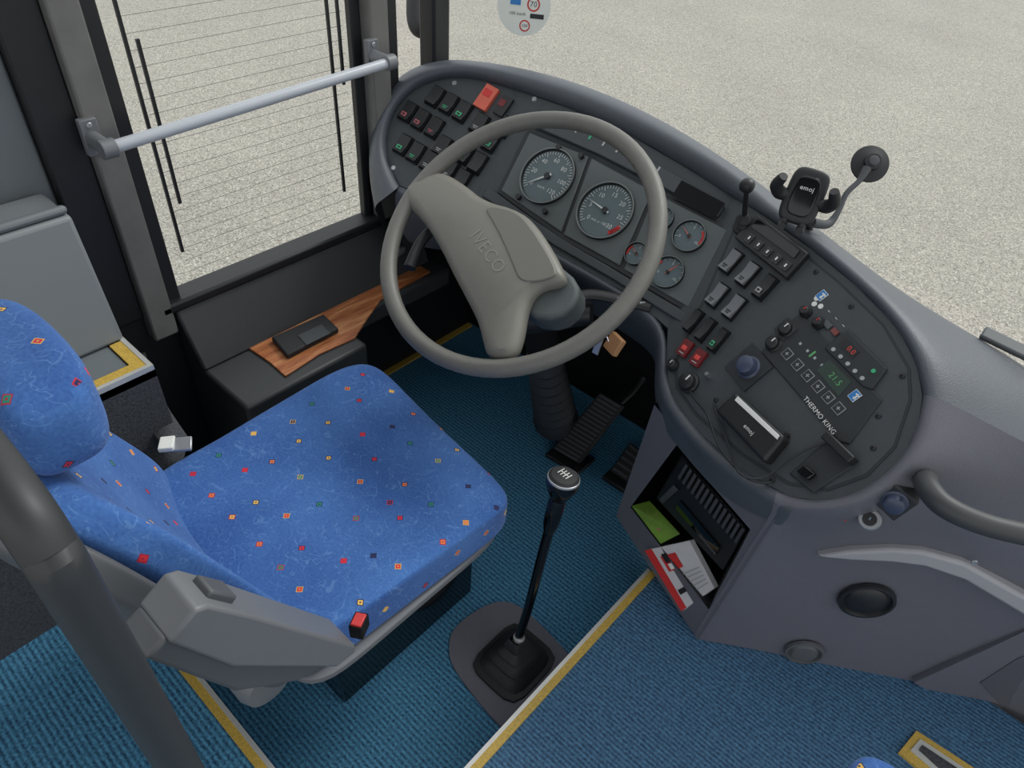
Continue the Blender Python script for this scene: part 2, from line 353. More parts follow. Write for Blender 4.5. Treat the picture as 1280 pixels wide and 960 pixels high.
b=MB(); b.aabb((XW-.03,-1,.57),(XW-.01,.345,2.0),'wallgrey'); struct(b.done('wall_left.001',bevel=.005),'grey upper wall panel behind the side window','wall')
b=MB(); b.prism([V((XW,-.8,.572)),V((XW,-.8,.80)),V((-1.19,-.8,.80)),V((-1.15,-.8,.572))],[V((XW,.325,.572)),V((XW,.325,.80)),V((-1.19,.325,.80)),V((-1.15,.325,.572))],'walllight')
b.aabb((-1.21,-.8,.80),(-1.195,.325,.815),'wallgrey')
struct(b.done('wall_left.003',bevel=.012,seg=3),'light grey side duct panel above the plinth','side duct')
b=MB(); b.add([(XW-.01,.49,.51),(XW-.01,.985,.51),(XW-.01,.985,2),(XW-.01,.49,2)],[[0,1,2,3]],'glass')
for i in range(40):
    z=.55+i*.027; b.aabb((XW-.0095,.53,z),(XW-.009,.97,z+.0009),'wire')
for y0,z0,z1 in ((.525,.60,1.3),(.545,.70,1.0),(.93,.6,1.3),(.955,.84,1.3)): b.aabb((XW-.009,y0,z0),(XW-.004,y0+.006,z1),'black')
struct(b.done('window_1',smooth=False,recalc=False),'side window pane with fine heating wires','window')
bot=[(-1.27,1.20),(-1.17,1.40),(-.9,1.50),(-.4,1.56),(.2,1.57),(.8,1.52),(1.25,1.35)]
b=MB(); rows=[[V((x,y-(z-.6)*.12,z)) for x,y in bot] for z in (.6,1.1,1.6,2.1)]
b.grid(rows,'glass'); struct(b.done('window_2',recalc=False),'large curved windscreen','windscreen')
b=MB(); cx,cy,cz_=-1.05,.325,.57
b.aabb((XW,-.9,0),(cx,cy,cz_-.005),'carpetblk'); b.aabb((XW,-.9,cz_-.005),(cx-.03,cy-.03,cz_),'wallgrey')
struct(b.done('wall_left.002'),'raised side plinth with dark carpet sides and grey top','plinth')
b=MB(); b.aabb((cx-.028,-.6,cz_),(cx-.008,cy-.008,cz_+.004),'gold'); b.aabb((-1.15,cy-.028,cz_),(cx-.028,cy-.008,cz_+.004),'gold'); b.aabb((cx-.008,-.6,cz_-.02),(cx,cy,cz_+.005),'alu'); b.aabb((XW,cy-.008,cz_-.02),(cx-.008,cy,cz_+.005),'alu')
struct(b.done('trim_8'),'yellow and aluminium edging on the side plinth','edge strip')
b=MB(); p=V((XW+.06,1.02,.43)); b.super(lambda x,y,z:(p.x+.012*x,p.y+.035*y,p.z+.014*z),'metal',N=6,k=2.4)
top(b.done('wall_lens',sub=1,merge=True),'small oval silver reflector on the side lining','reflector')

# ---------------------------------------------------------------- handrail
hr=empty('handrail',(XW+.08,.7,.9),'pale grey round handrail bolted across the side window','handrail')
b=MB(); b.tube([onx(135,186,XW+.09),onx(487,78,XW+.09)],.0105,'rail',sub=1); b.done('rail_bar',hr)
for px,py in ((135,186),(487,78)):
    p=onx(px,py,XW+.09); b=MB(); b.aabb(p+V((-.065,-.014,-.028)),p+V((-.05,.014,.032)),'grey'); b.tube([p+V((-.06,0,0)),p],.013,'grey',sub=1); b.cyl(p+V((0,-.012,0)),(0,1,0),.0155,.024,'grey')
    b.cyl(p+V((-.05,0,.023)),(1,0,0),.005,.003,'metal',n=10)
    b.done('rail_bracket',hr,bevel=.002)
b=MB(); b.tube([dep(545,-60,1.95),dep(548,0,1.95),dep(545,28,1.95),dep(528,36,1.95),dep(520,20,1.95),dep(522,-40,1.95)],.026,'rubber'); b.tube([dep(549,-50,1.90),dep(552,15,1.90)],.006,'gold',sub=1)
top(b.done('mirror_arm'),'black curved mirror arm with a yellow stripe outside the windscreen','mirror arm')
sp=Plane(dep(655,8,1.66),V((.55,-.8,.1))); c=sp.pix(655,8); u2=V((sp.n.y*-1,sp.n.x,0)).normalized(); v2=sp.n.cross(u2)
st=MB(); st.cyl(c,sp.n,.062,.0012,'white',n=40)
def ring(mb,c,n,r0,r1,mat,k=32,off=.0015):
    t=V((1,0,0)) if abs(n.x)<.8 else V((0,1,0)); uu=n.cross(t).normalized(); ww=n.cross(uu)
    vs=[c+n*off+(uu*math.cos(2*math.pi*i/k)+ww*math.sin(2*math.pi*i/k))*r for r in (r0,r1) for i in range(k)]
    mb.add(vs,[[i,(i+1)%k,k+(i+1)%k,k+i] for i in range(k)],mat)
n=sp.n
ring(st,c+u2*.022+v2*.006,n,.0115,.015,'red'); st.text('70',c+u2*.022+v2*.006+n*.0018,u2,v2,.016,'black')
ring(st,c+u2*.005-v2*.040,n,.0095,.0125,'red'); st.text('100',c+u2*.005-v2*.040+n*.0018,u2,v2,.009,'black')
st.box(c-u2*.020+v2*.010+n*.0015,u2*.012,v2*.008,n*.0003,'blue'); st.box(c+u2*.032-v2*.018+n*.0015,u2*.016,v2*.005,n*.0003,'black')
st.text('100 km/h',c-u2*.014-v2*.016+n*.0018,u2,v2,.0095,'black')
top(st.done('speed_sticker'),'round white speed limit sticker on the windscreen','sticker')

# ---------------------------------------------------------------- wood and wallet
b=MB(); zz=.3705
pts=[onz(310,436,zz),onz(400,387,zz),onz(522,332,zz),onz(538,341,zz),onz(476,376,zz),onz(458,402,zz),onz(444,424,zz),onz(400,444,zz),onz(357,472,zz),onz(338,455,zz)]
pts=[V((p.x,p.y,zz)) for p in pts]
b.prism(pts,[p+V((0,0,.005)) for p in pts],'wood'); top(b.done('wooden_board',bevel=.0015),'worn orange-brown wooden board lying on the side ledge','wooden board')
wz=.376
wl=empty('phone_case',onz(382,425,wz),'black folding phone case lying on the wooden board','phone case')
b=MB(); q=[onz(340,427,wz),onz(405,398,wz),onz(424,416,wz),onz(360,450,wz)]; b.prism(q,[p+V((0,0,.014)) for p in q],'rubber'); b.done('case_body',wl,bevel=.004)
b=MB(); q=[onz(372,420,wz+.014),onz(402,406,wz+.014),onz(413,417,wz+.014),onz(383,432,wz+.014)]; b.prism(q,[p+V((0,0,.002)) for p in q],'panel'); b.done('case_flap',wl,bevel=.001)

# ---------------------------------------------------------------- driver seat
seat=empty('driver_seat',(-.72,.42,0),'driver seat in blue fabric with small coloured diamonds','driver seat')
sx=-.722
def cush(x,y,z):
    hw=.232+.012*y; X=sx+hw*x-.004; yy=.43+.235*y
    Z=.400+.042*z+.010*x*x*(1 if z>0 else 0)+.014*(y<-.3)*(z>0)*(-y-.3)
    if y>.5: Z-=.02*((y-.5)/.5)**2*(1 if z>0 else .2)
    yy+=(.022-.034*x)*max(y,0)
    return (X,yy,Z)
b=MB(); b.super(cush,'fabric',N=18,k=9); b.done('seat_cushion',seat,sub=1,uv=True,merge=True)
b=MB(); b.super(lambda x,y,z:(sx+.232*x,.43+.228*y+(.018-.034*x)*max(y,0),.352+.011*z),'grey',N=10,k=9); b.done('seat_pan',seat,sub=1,merge=True)
b=MB(); b.aabb((-.85,.315,0),(-.60,.664,.30),'gloss'); b.aabb((-.86,.30,.30),(-.575,.67,.345),'black'); b.done('seat_base',seat,bevel=.004)
def back(x,y,z,dy=0,ext=0,th=.038):
    t=(z+1)/2; hw=(.238*(1-t)**.8+.145*(1-(1-t)**.8))+ext; X=sx+hw*x-.01*t; Z=.40+ (.40+ext)*t
    Y=.195-.15*t+th*y+dy+.065*(abs(x)**2.4)*(1-.35*t)
    return (X,Y,Z)
b=MB(); b.super(lambda x,y,z:back(x,y,z),'fabric',N=14,k=5); b.done('backrest',seat,sub=1,uv=True,merge=True)
b=MB(); b.super(lambda x,y,z:back(x,y,z,dy=-.05,ext=.010,th=.026),'midgrey',N=12,k=7); b.done('backrest_shell',seat,sub=1,merge=True)
b=MB(); b.super(lambda x,y,z:(-.765+.118*x,.108+.050*y-.01*x*x,.850+.062*z),'fabric',N=12,k=3.8); b.done('headrest',seat,sub=1,uv=True,merge=True)
a0=onx(212,755,-.455); a1=onx(425,797,-.455); d=(a1-a0).normalized(); s_=V((1,0,0)); t_=s_.cross(d).normalized()
if t_.z<0: t_=-t_
arm=MB()
c=(a0+a1)/2; hl=(a1-a0).length/2
pr=[(-hl,-.022),(-hl,.014),(-hl+.012,.021),(-hl+.08,.020),(hl-.005,.008),(hl+.008,.0),(hl-.010,-.026),(-hl*.3,-.040)]
arm.prism([c+d*x+t_*y-s_*.030 for x,y in pr],[c+d*x+t_*y+s_*.028 for x,y in pr],'grey')
ao=arm.done('armrest',seat,bevel=.004,seg=3)
b=MB(); b.box(a0+d*.04+t_*.023,d*.02,s_*.014,t_*.006,'midgrey'); b.done('adjuster_button',ao,bevel=.003)
b=MB(); pr2=[(-hl-.004,-.045),(-hl,-.02),(hl*.9,-.028),(hl*.6,-.056),(0,-.074)]
b.prism([c+d*x+t_*y-s_*.028 for x,y in pr2],[c+d*x+t_*y+s_*.022 for x,y in pr2],'midgrey'); b.done('armrest_bracket',seat,bevel=.005,seg=3)
b=MB(); p=dep(340,862,1.02); b.lathe(p-V((.05,0,0)),(1,0,0),[(.04,0),(.04,.03),(.034,.045),(.02,.05),(.0005,.05)],'grey'); b.done('recliner_cover',seat)
p=dep(449,782,.98); b=MB(); b.box(p,V((.008,.005,0)),V((-.006,.011,.0)),V((0,0,.014)),'blackmat'); b.box(p+V((0,0,.0145)),V((.0065,.004,0)),V((-.0045,.009,0)),V((0,0,.002)),'red'); b.done('belt_buckle',seat,bevel=.0015,label='black belt buckle with red release button')
belt=empty('seat_belt',dep(200,530,1.35),'dark seat belt hanging beside the seat with metal tongue','seat belt')
b=MB(); pts=[dep(168,445,1.46),dep(178,480,1.40),dep(198,520,1.33),dep(222,556,1.28),dep(212,590,1.25)]
rows=[[p+V((.0,-.022,0)) for p in pts],[p+V((0,.022,.0)) for p in pts]]; b.grid(rows,'carpetblk'); b.done('belt_webbing',belt,solid=.003,recalc=False)
p=dep(222,556,1.24); b=MB(); b.box(p,V((.014,.019,0)),V((-.010,.007,.004)),V((0,0,.003)),'metal'); b.box(p+V((-.01,-.013,.004)),V((.007,.010,0)),V((-.012,.009,0)),V((0,0,.005)),'white'); b.done('belt_tongue',belt,bevel=.002)

px_,py_=-.40,.024
b=MB(); b.tube([(px_,py_,STEP),(px_,py_,.6),(px_,py_,.93),(px_-.008,py_,.975),(px_-.04,py_,1.003),(px_-.15,py_,1.008),(px_-.5,py_,1.008)],.0188,'pole',n=24); b.cyl((px_,py_,STEP),(0,0,1),.045,.01,'pole')
top(b.done('partition_pole'),'dark grey tubular partition rail with bent top behind the driver','grab pole')

# ---------------------------------------------------------------- steering wheel
th=math.radians(35); W=dep(644,296,1.2509); wu=V((1,0,0)); wv=V((0,math.cos(th),math.sin(th))); wn=wu.cross(wv)
sw=empty('steering_wheel',W,'grey two-spoke bus steering wheel, turned slightly clockwise','steering wheel')
b=MB(); R=.2465; r=.0155; n1=72; n2=14; vs=[];fs=[]
for i in range(n1):
    a=2*math.pi*i/n1; e=wu*math.cos(a)+wv*math.sin(a)
    for k in range(n2):
        q=2*math.pi*k/n2; vs.append(W+e*(R+r*math.cos(q))+wn*r*math.sin(q))
for i in range(n1):
    for k in range(n2): fs.append([i*n2+k,((i+1)%n1)*n2+k,((i+1)%n1)*n2+(k+1)%n2,i*n2+(k+1)%n2])
b.add(vs,fs,'wheel'); b.done('wheel_rim',sw)
WP=Plane(W,wn)
def chaik(p,it=2):
    for _ in range(it):
        q=[]
        for i in range(len(p)):
            a=p[i]; c=p[(i+1)%len(p)]; q+=[(a[0]*.75+c[0]*.25,a[1]*.75+c[1]*.25),(a[0]*.25+c[0]*.75,a[1]*.25+c[1]*.75)]
        p=q
    return p
hubpts=chaik([(506,256),(507,238),(540,219),(556,216),(582,232),(606,252),(652,264),(678,290),(710,346),(704,357),(674,362),(660,384),(653,430),(642,450),(610,448),(604,428),(598,402),(584,375),(568,345),(546,300),(524,270)],2)
spine=[(520,238),(560,258),(600,290),(640,310),(670,330),(630,350),(628,390),(630,435)]
def nearest(p):
    best=None
    for i in range(len(spine)-1):
        a=spine[i];c_=spine[i+1]; dx,dy=c_[0]-a[0],c_[1]-a[1]; t=max(0,min(1,((p[0]-a[0])*dx+(p[1]-a[1])*dy)/(dx*dx+dy*dy)))
        q=(a[0]+dx*t,a[1]+dy*t); dd=math.hypot(p[0]-q[0],p[1]-q[1])
        if best is None or dd<best[0]: best=(dd,q)
    return best
layers=[]
for ins,h in ((3,-.016),(0,-.009),(0,-.001),(2,.006),(6,.0115),(12,.0155)):
    L_=[]
    for p in hubpts:
        dd,q=nearest(p); k=min(ins,dd*.6)/max(dd,1e-3); L_.append(WP.pix(p[0]+(q[0]-p[0])*k,p[1]+(q[1]-p[1])*k)+wn*h)
    layers.append(L_)
b=MB(); b.grid(layers,'hub',closed=True); nn=len(hubpts); b.add(layers[-1],[list(range(nn))],'hub'); b.add(layers[0],[list(range(nn))],'hub'); b.done('wheel_spokes',sw,merge=True)
b=MB(); b.poly(WP,chaik([(606,262),(648,269),(669,291),(701,344),(694,354),(654,361),(644,335),(625,292)],3),.011,.0172,'hubpad'); b.done('hub_pad',sw,bevel=.003,seg=3)
u,v=WP.basis(612,315,36,50); b=MB(); b.text('IVECO',WP.pix(609,314,.0162),u,v,.034,'emboss'); b.done('wheel_lettering',sw,smooth=False)
b=MB(); b.poly(WP,chaik([(610,280),(640,275),(690,320),(720,345),(720,370),(694,394),(655,390),(620,350)],1),-.07,-.016,'cluster'); b.done('column_shroud',sw,bevel=.008,seg=3)
T0=onz(694,520,.10); ca=(T0-(W-wn*.06)).normalized(); LL=(T0-(W-wn*.06)).length
b=MB(); b.lathe(W-wn*.06,ca,[(.04,0),(.036,LL-.34)],'blackmat')
b.done('steering_column',sw)
b=MB(); pf=[(.034,LL-.34)]
for k in range(8): pf+=[(.040+.0022*k,LL-.32+k*.040),(.033+.0022*k,LL-.30+k*.040)]
pf+=[(.060,LL+.01),(.058,LL+.03)]
b.lathe(W-wn*.06,ca,pf,'bootgrey'); b.done('column_boot',sw)
b=MB(); b.tube([dep(690,385,1.33),dep(735,368,1.34),dep(790,378,1.33),dep(814,384,1.32)],[.012,.013,.014,.013],'black',flat=.6); b.done('stalk',sw)
b=MB()
for k in range(3): b.box(dep(775+k*14,374+k*3,1.318),rt*.005,dn*.004,fw*.001,'print')
b.done('stalk_symbols',sw)
b=MB(); b.tube([dep(560,270,1.38),dep(528,300,1.36),dep(512,335,1.34)],[.009,.01,.012],'black'); b.done('stalk',sw)
b=MB(); b.tube([dep(650,400,1.40),dep(700,392,1.38),dep(740,392,1.36)],[.03,.032,.02],'black'); b.done('ignition_housing',sw)
ky=empty('key_bunch',dep(765,430,1.33),'ignition keys with a tan tag hanging from the column','keys')
b=MB(); p=dep(768,430,1.33); b.box(p,V((.016,-.006,0)),V((.003,.007,.016)),V((.003,.004,-.002)),'tan'); b.done('key_tag',ky,bevel=.002)
b=MB(); p=dep(748,430,1.33); b.box(p,V((.006,0,0)),V((.0,.006,.02)),V((0,.0015,-.001)),'metal'); b.tube([p+V((0,0,.02)),p+V((.01,.0,.03)),p+V((.02,0,.018))],.0015,'chrome'); b.done('key',ky)

# ---------------------------------------------------------------- dashboard
PA=Plane((0,1.10,.745),(0,-1,1))
PR=plane3(PA.pix(915,245),PA.pix(835,405),dep(1100,540,1.0))
PL=plane3(PA.pix(645,112),PA.pix(592,250),dep(490,190,1.62))
PF=plane3(PR.pix(832,498),PR.pix(985,640),onz(872,800,STEP))
n_=V((.5345,-.845,0)); PS=Plane(onz(872,800,STEP),n_)
dash=empty('dashboard',(-.5,1.1,0),'dark grey wraparound bus dashboard with gauges and switch panels','dashboard')
ringd=[
((500,232),PL,(487,243),(474,252),(464,262)),
((481,195),PL,(468,200),(461,208),(456,217)),
((485,155),PL,(472,150),(465,155),(461,163)),
((505,120),PL,(495,108),(487,105),(480,105)),
((540,99),PL,(535,86),(524,80),(516,78)),
((585,95),PL,(585,80),(575,73),(566,68)),
((645,112),PA,(650,95),(650,86),(650,80)),
((710,135),PA,(716,115),(720,105),(722,98)),
((780,165),PA,(790,146),(796,137),(800,130)),
((850,205),PA,(862,186),(868,178),(875,172)),
((905,240),PA,(925,222),(936,222),(948,222))]
rowsI=[]
for (i,pl,c,m_,s) in ringd:
    S=pl.pix(s[0],s[1],-.03)
    rowsI.append([pl.pix(*i,-.012),pl.pix(*i,.006),pl.pix(c[0],c[1],.03),pl.pix(m_[0],m_[1],.012),S,S+V((0,.05,-.07)),S+V((0,.08,-.5))])
topR=[((958,272),(975,260),(985,262,1.27),(1000,262,1.31)),
((1015,312),(1028,300),(1045,308,1.19),(1070,318,1.25)),
((1070,357),(1082,345),(1112,360,1.11),(1150,376,1.18)),
((1120,407),(1133,397),(1180,412,1.05),(1240,421,1.11)),
((1146,455),(1161,450),(1250,485,.99),(1380,500,1.05)),
((1153,495),(1169,492),(1290,560,.965),(1460,640,1.0))]
for (i,c,m_,s) in topR:
    S=dep(*s); rowsI.append([PR.pix(*i,-.012),PR.pix(*i,.004),PR.pix(c[0],c[1],.02),dep(*m_),S,S+V((0,.05,-.07)),S+V((0.0,.08,-.5))])
b=MB(); b.grid(rowsI,'shell'); b.done('dash_hood',dash,sub=2,merge=True)
cols=[[PR.pix(1153,495,-.012),PR.pix(1153,495,.004),PR.pix(1169,492,.02),dep(1290,560,.965),dep(1460,640,1.0),dep(1480,780,1.05),dep(1480,900,1.1),dep(1480,1100,1.2)],
[PR.pix(1148,530,-.012),PR.pix(1148,530,.004),PR.pix(1164,533,.02),dep(1235,630,.985),PS.pix(1300,752),PS.pix(1290,820),PS.pix(1285,890),PS.pix(1280,945)],
[PR.pix(1128,572,-.012),PR.pix(1128,572,.004),PR.pix(1142,582,.02),dep(1165,632,1.01),PS.pix(1185,688),PS.pix(1165,750),PS.pix(1150,800),PS.pix(1135,853)],
[PR.pix(1085,610,-.012),PR.pix(1085,610,.004),PR.pix(1093,624,.02),dep(1095,650,1.04),PS.pix(1090,678),PS.pix(1070,740),PS.pix(1050,790),PS.pix(1030,830)],
[PR.pix(1035,628,-.012),PR.pix(1035,628,.004),PR.pix(1035,642,.015),dep(1030,660,1.06),PS.pix(1022,680),PS.pix(990,735),PS.pix(960,775),PS.pix(928,808)],
[PR.pix(985,620,-.012),PR.pix(985,620,.004),PR.pix(978,634,.01),PF.pix(974,643),PF.pix(952,678),PF.pix(925,720),PF.pix(898,760),PF.pix(872,800)],
[PR.pix(972,612,-.012),PR.pix(972,612,.004),PR.pix(967,627,.012),PF.pix(966,640,.002),PF.pix(944,672,.002),PF.pix(917,715,.002),PF.pix(891,755,.002),PF.pix(865,795,.002)]]
b=MB(); b.grid(cols,'body'); b.done('dash_side',dash,sub=2,merge=True)
cols=[[PR.pix(1000,624,-.012),PR.pix(1000,624,.003),PR.pix(990,637,.009),PF.pix(984,648,-.004),PF.pix(975,660,-.004)],
[PR.pix(985,620,-.012),PR.pix(985,620,.004),PR.pix(978,634,.01),PF.pix(972,643,.003),PF.pix(966,652,.002)],
[PR.pix(925,586,-.012),PR.pix(925,586,.004),PR.pix(915,600,.015),PF.pix(908,613,.004),PF.pix(902,626,.002)],
[PR.pix(868,535,-.012),PR.pix(868,535,.004),PR.pix(856,545,.015),PF.pix(852,552,.004),PF.pix(848,558,.002)],
[PR.pix(837,490,-.012),PR.pix(837,490,.004),PR.pix(822,495,.015),PF.pix(818,506,.004),PF.pix(815,520,.002)],
[PR.pix(833,450,-.012),PR.pix(833,450,.004),PR.pix(818,450,.015),PR.pix(812,455)+V((-.01,.06,-.1)),PR.pix(812,455)+V((-.01,.10,-.14))],
[PA.pix(835,405,-.012),PA.pix(835,405,.004),PA.pix(822,412,.012),PA.pix(818,418)+V((-.01,.06,-.1)),PA.pix(818,418)+V((-.01,.1,-.14))],
[PA.pix(785,365,-.012),PA.pix(785,365,.004),PA.pix(778,374,.012),PA.pix(776,378)+V((0,.06,-.1)),PA.pix(776,378)+V((0,.1,-.14))],
[PA.pix(700,318,-.012),PA.pix(700,318,.004),PA.pix(692,328,.012),PA.pix(690,332)+V((0,.06,-.1)),PA.pix(690,332)+V((0,.1,-.14))],
[PA.pix(596,258,-.012),PA.pix(596,258,.004),PA.pix(590,268,.012),PA.pix(588,272)+V((0,.06,-.1)),PA.pix(588,272)+V((0,.1,-.14))],
[PL.pix(545,250,-.012),PL.pix(545,250,.004),PL.pix(540,260,.012),PL.pix(538,265)+V((0,.06,-.1)),PL.pix(538,265)+V((0,.1,-.14))],
[PL.pix(500,232,-.012),PL.pix(500,232,.004),PL.pix(490,245,.012),PL.pix(480,258)+V((0,.05,-.1)),PL.pix(480,258)+V((0,.09,-.14))]]
b=MB(); b.grid(cols,'shell'); b.done('dash_lip',dash,sub=2,merge=True)
A_=[(818,506),(908,612),(974,643),(872,800),(770,645)]; B_=[(846,556),(938,662),(886,762),(788,634)]
a=[PF.pix(*p) for p in A_]; q=[PF.pix(*p) for p in B_]; nb=V((-.05,.22,-.06)); r_=[p+nb for p in q]
b=MB(); vs=a+q+r_+[a[0]+V((0,.25,0)),a[4]+V((0,.25,0)),a[3]+V((.05,.25,0))]
b.add(vs,[[0,1,6,5],[1,2,6],[2,3,7,6],[3,4,8,7],[4,0,5,8]],'body')
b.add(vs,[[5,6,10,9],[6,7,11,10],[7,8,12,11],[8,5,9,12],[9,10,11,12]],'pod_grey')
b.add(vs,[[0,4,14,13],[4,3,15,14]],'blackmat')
b.done('storage_cubby',dash,smooth=False,recalc=False)
b=MB(); b.poly(PL,[(500,232),(481,195),(485,155),(505,120),(540,99),(585,95),(645,112),(592,262),(545,250)],-.02,.0,'panel'); b.done('switch_panel',dash)
b=MB(); b.poly(PA,[(645,112),(710,135),(780,165),(850,205),(915,245),(835,410),(785,367),(700,320),(592,262)],-.02,0,'panel'); b.done('gauge_panel',dash)
b=MB(); b.poly(PR,[(915,245),(958,272),(1015,312),(1070,357),(1120,407),(1146,455),(1153,495),(1148,530),(1128,572),(1085,610),(1035,628),(985,620),(925,586),(868,535),(837,490),(833,450),(835,405)],-.02,0,'panel'); b.done('control_panel',dash)
b=MB(); b.poly(PR,[(925,268),(985,300),(1050,352),(1105,405),(1138,460),(1140,500),(1120,560),(1085,596),(1035,614),(985,606),(930,572),(870,520),(845,485),(843,452),(870,395)],0,.0015,'pod_grey')
b.poly(PR,[(927,272),(985,304),(1049,356),(1103,408),(1134,461),(1136,500),(1117,558),(1083,592),(1035,610),(987,602),(932,568),(873,517),(849,484),(847,453),(873,397)],0.0015,.002,'panel'); b.done('panel_plate',dash)
def onpl(mb,pl,px,py,dx,dy,w,h,z0,z1,mat):
    u,v=pl.basis(px,py,dx,dy); c=pl.pix(px,py)+pl.n*(z0+z1)/2; mb.box(c,u*w/2,v*h/2,pl.n*(z1-z0)/2,mat)
def switch(pl,px,py,dx,dy,w=.025,h=.036,cap='black',icon='print',sym='line',z0=0.0):
    mb=MB(); onpl(mb,pl,px,py,dx,dy,w,h,z0,z0+.006,'blackmat')
    u,v=pl.basis(px,py,dx,dy); c=pl.pix(px,py)+pl.n*(z0+.002); hw=w*.42; hh=h*.43
    prof=[(-hh,.004),(-hh,.012),(0,.007),(hh,.010),(hh,.004)]
    mb.prism([c-u*hw+v*y+pl.n*z for y,z in prof],[c+u*hw+v*y+pl.n*z for y,z in prof],cap)
    cc=c-v*hh*.5+pl.n*.0105
    if sym=='line': mb.box(cc,u*hw*.5,v*.0009,pl.n*.0006,icon); mb.box(cc-v*.004,u*hw*.35,v*.0009,pl.n*.0010,icon)
    elif sym=='sq':
        cc=cc+pl.n*.001; mb.box(cc,u*hw*.5,v*hh*.22,pl.n*.0005,icon); mb.box(cc+pl.n*.0006,u*hw*.3,v*hh*.1,pl.n*.0005,cap)
    return mb.done('rocker_switch',dash,bevel=.0008)
for px,py,ic,sy in ((545,122,'print','none'),(562,131,'green','line'),(579,141,'green','sq'),(511,141,'dullpink','sq'),(527,151,'dullpink','sq'),(544,161,'dullpink','line'),
    (505,182,'green','sq'),(521,192,'green','line'),(600,156,'print','line'),(615,178,'green','sq'),(582,193,'green','line'),(598,205,'print','none'),(562,214,'print','line'),(538,203,'print','line'),(578,226,'print','none'),(554,184,'print','line'),(632,160,'print','none')):
    switch(PL,px,py,16,9,.033,.047,'black',ic,sy)
b=MB(); onpl(b,PL,609,124,16,9,.034,.055,0,.010,'orange'); onpl(b,PL,611,119,16,9,.02,.016,.010,.011,'red'); b.done('hazard_switch',dash,bevel=.001)
b=MB(); onpl(b,PL,630,134,16,9,.026,.045,0,.008,'black'); onpl(b,PL,629,131,16,9,.015,.016,.008,.009,'darkred'); b.done('warning_light',dash,bevel=.001)
def tile(name,pts,mat='cluster',h0=0,h=.006,bv=.002):
    b=MB(); b.poly(PA,pts,h0,h,mat); return b.done(name,dash,bevel=bv)
tile('instrument_cluster',[(660,163),(740,196),(820,238),(917,288),(868,396),(775,341),(700,299),(622,241)],'pod_grey',0,.004)
tile('gauge_frame',[(664,168),(737,198),(703,292),(628,240)],'cluster',.004,.008)
tile('gauge_frame',[(741,200),(816,241),(776,334),(706,295)],'cluster',.004,.008)
tile('gauge_frame',[(820,243),(911,290),(866,388),(781,338)],'cluster',.004,.007)
tile('cluster_strip',[(668,140),(760,176),(840,218),(907,260),(898,274),(830,237),(750,196),(662,158)],'panel',0,.012)
tile('cluster_strip',[(612,236),(700,298),(775,342),(864,396),(852,404),(770,352),(694,308),(604,246)],'panel',0,.008)
b=MB(); b.poly(PA,[(854,229),(908,258),(895,276),(842,248)],.012,.0128,'blackmat'); b.done('display_screen',dash)
for k in range(9):
    t=k/8; b=MB(); onpl(b,PA,690+135*t,150+66*t,26,12,.004,.012,.012,.0135,'print' if k%3 else 'green'); b.done('warning_lamp',dash)
def gauge(px,py,r,nums,a0,a1,unit,ndl,ticks=40,name='gauge',red=None):
    c=PA.pix(px,py,.008); u=V((1,0,0)); v=PA.n.cross(u)
    g=MB(); g.lathe(c,PA.n,[(r*1.02,-.001),(r*1.02,.006),(r*.97,.008),(r*.95,.007),(r*.93,.001)],'black',n=40); g.lathe(c,PA.n,[(r*.94,.0005),(r*.94,.0015),(0.0005,.0015)],'dial',n=40); ring(g,c,PA.n,r*.965,r*1.01,'bezel',40,.0082)
    go=g.done(name,dash)
    g=MB()
    for i in range(ticks+1):
        a=math.radians(a0+(a1-a0)*i/ticks); e=u*math.cos(a)+v*math.sin(a); L=.1 if i%5 else .17
        t=PA.n.cross(e); g.box(c+e*r*(.90-L/2)+PA.n*.0022,e*r*L/2,t*r*.010,PA.n*.0003,'dialprint')
    if red:
        for i in range(8):
            a=math.radians(red[0]+(red[1]-red[0])*i/7); e=u*math.cos(a)+v*math.sin(a); t=PA.n.cross(e); g.box(c+e*r*.82+PA.n*.003,e*r*.07,t*r*.07,PA.n*.0003,'red')
    for i,s in enumerate(nums):
        a=math.radians(a0+(a1-a0)*i/(len(nums)-1)); e=u*math.cos(a)+v*math.sin(a)
        g.text(s,c+e*r*.6+PA.n*.0025,u,v,r*.22,'dialprint')
    if unit: g.text(unit,c-v*r*.42+PA.n*.0025,u,v,r*.14,'dialprint')
    g.done('dial_marks',go,smooth=False)
    g=MB(); a=math.radians(ndl); e=u*math.cos(a)+v*math.sin(a); t=PA.n.cross(e)
    g.prism([c-e*r*.15-t*r*.04+PA.n*.004,c-e*r*.15+t*r*.04+PA.n*.004,c+e*r*.8+PA.n*.004],[c-e*r*.15-t*r*.04+PA.n*.006,c-e*r*.15+t*r*.04+PA.n*.006,c+e*r*.8+PA.n*.006],'orange' if r<.04 else 'dialprint'); g.cyl(c+PA.n*.002,PA.n,r*.11,.005,'black',n=16); g.done('needle',go)
gauge(685,221,.060,['0','20','40','60','80','100','120'],225,-45,'km/h',222)
gauge(757,264,.058,['0','5','10','15','20','25','30'],225,-45,'min x 100',170,red=(-25,-45))
for px,py,r,n0,rd in ((862,296,.030,150,(40,-10)),(835,341,.030,60,(200,150)),(828,274,.022,150,(200,160)),(796,318,.022,150,(200,150))):
    gauge(px,py,r,['0','5','10'],200,-20,'',n0,10,red=rd)
for px,py in ((728,197),(650,248),(683,266),(700,187)):
    b=MB(); b.cyl(PA.pix(px,py,.006),PA.n,.0055,.012,'black',n=14); b.done('trip_button',dash)
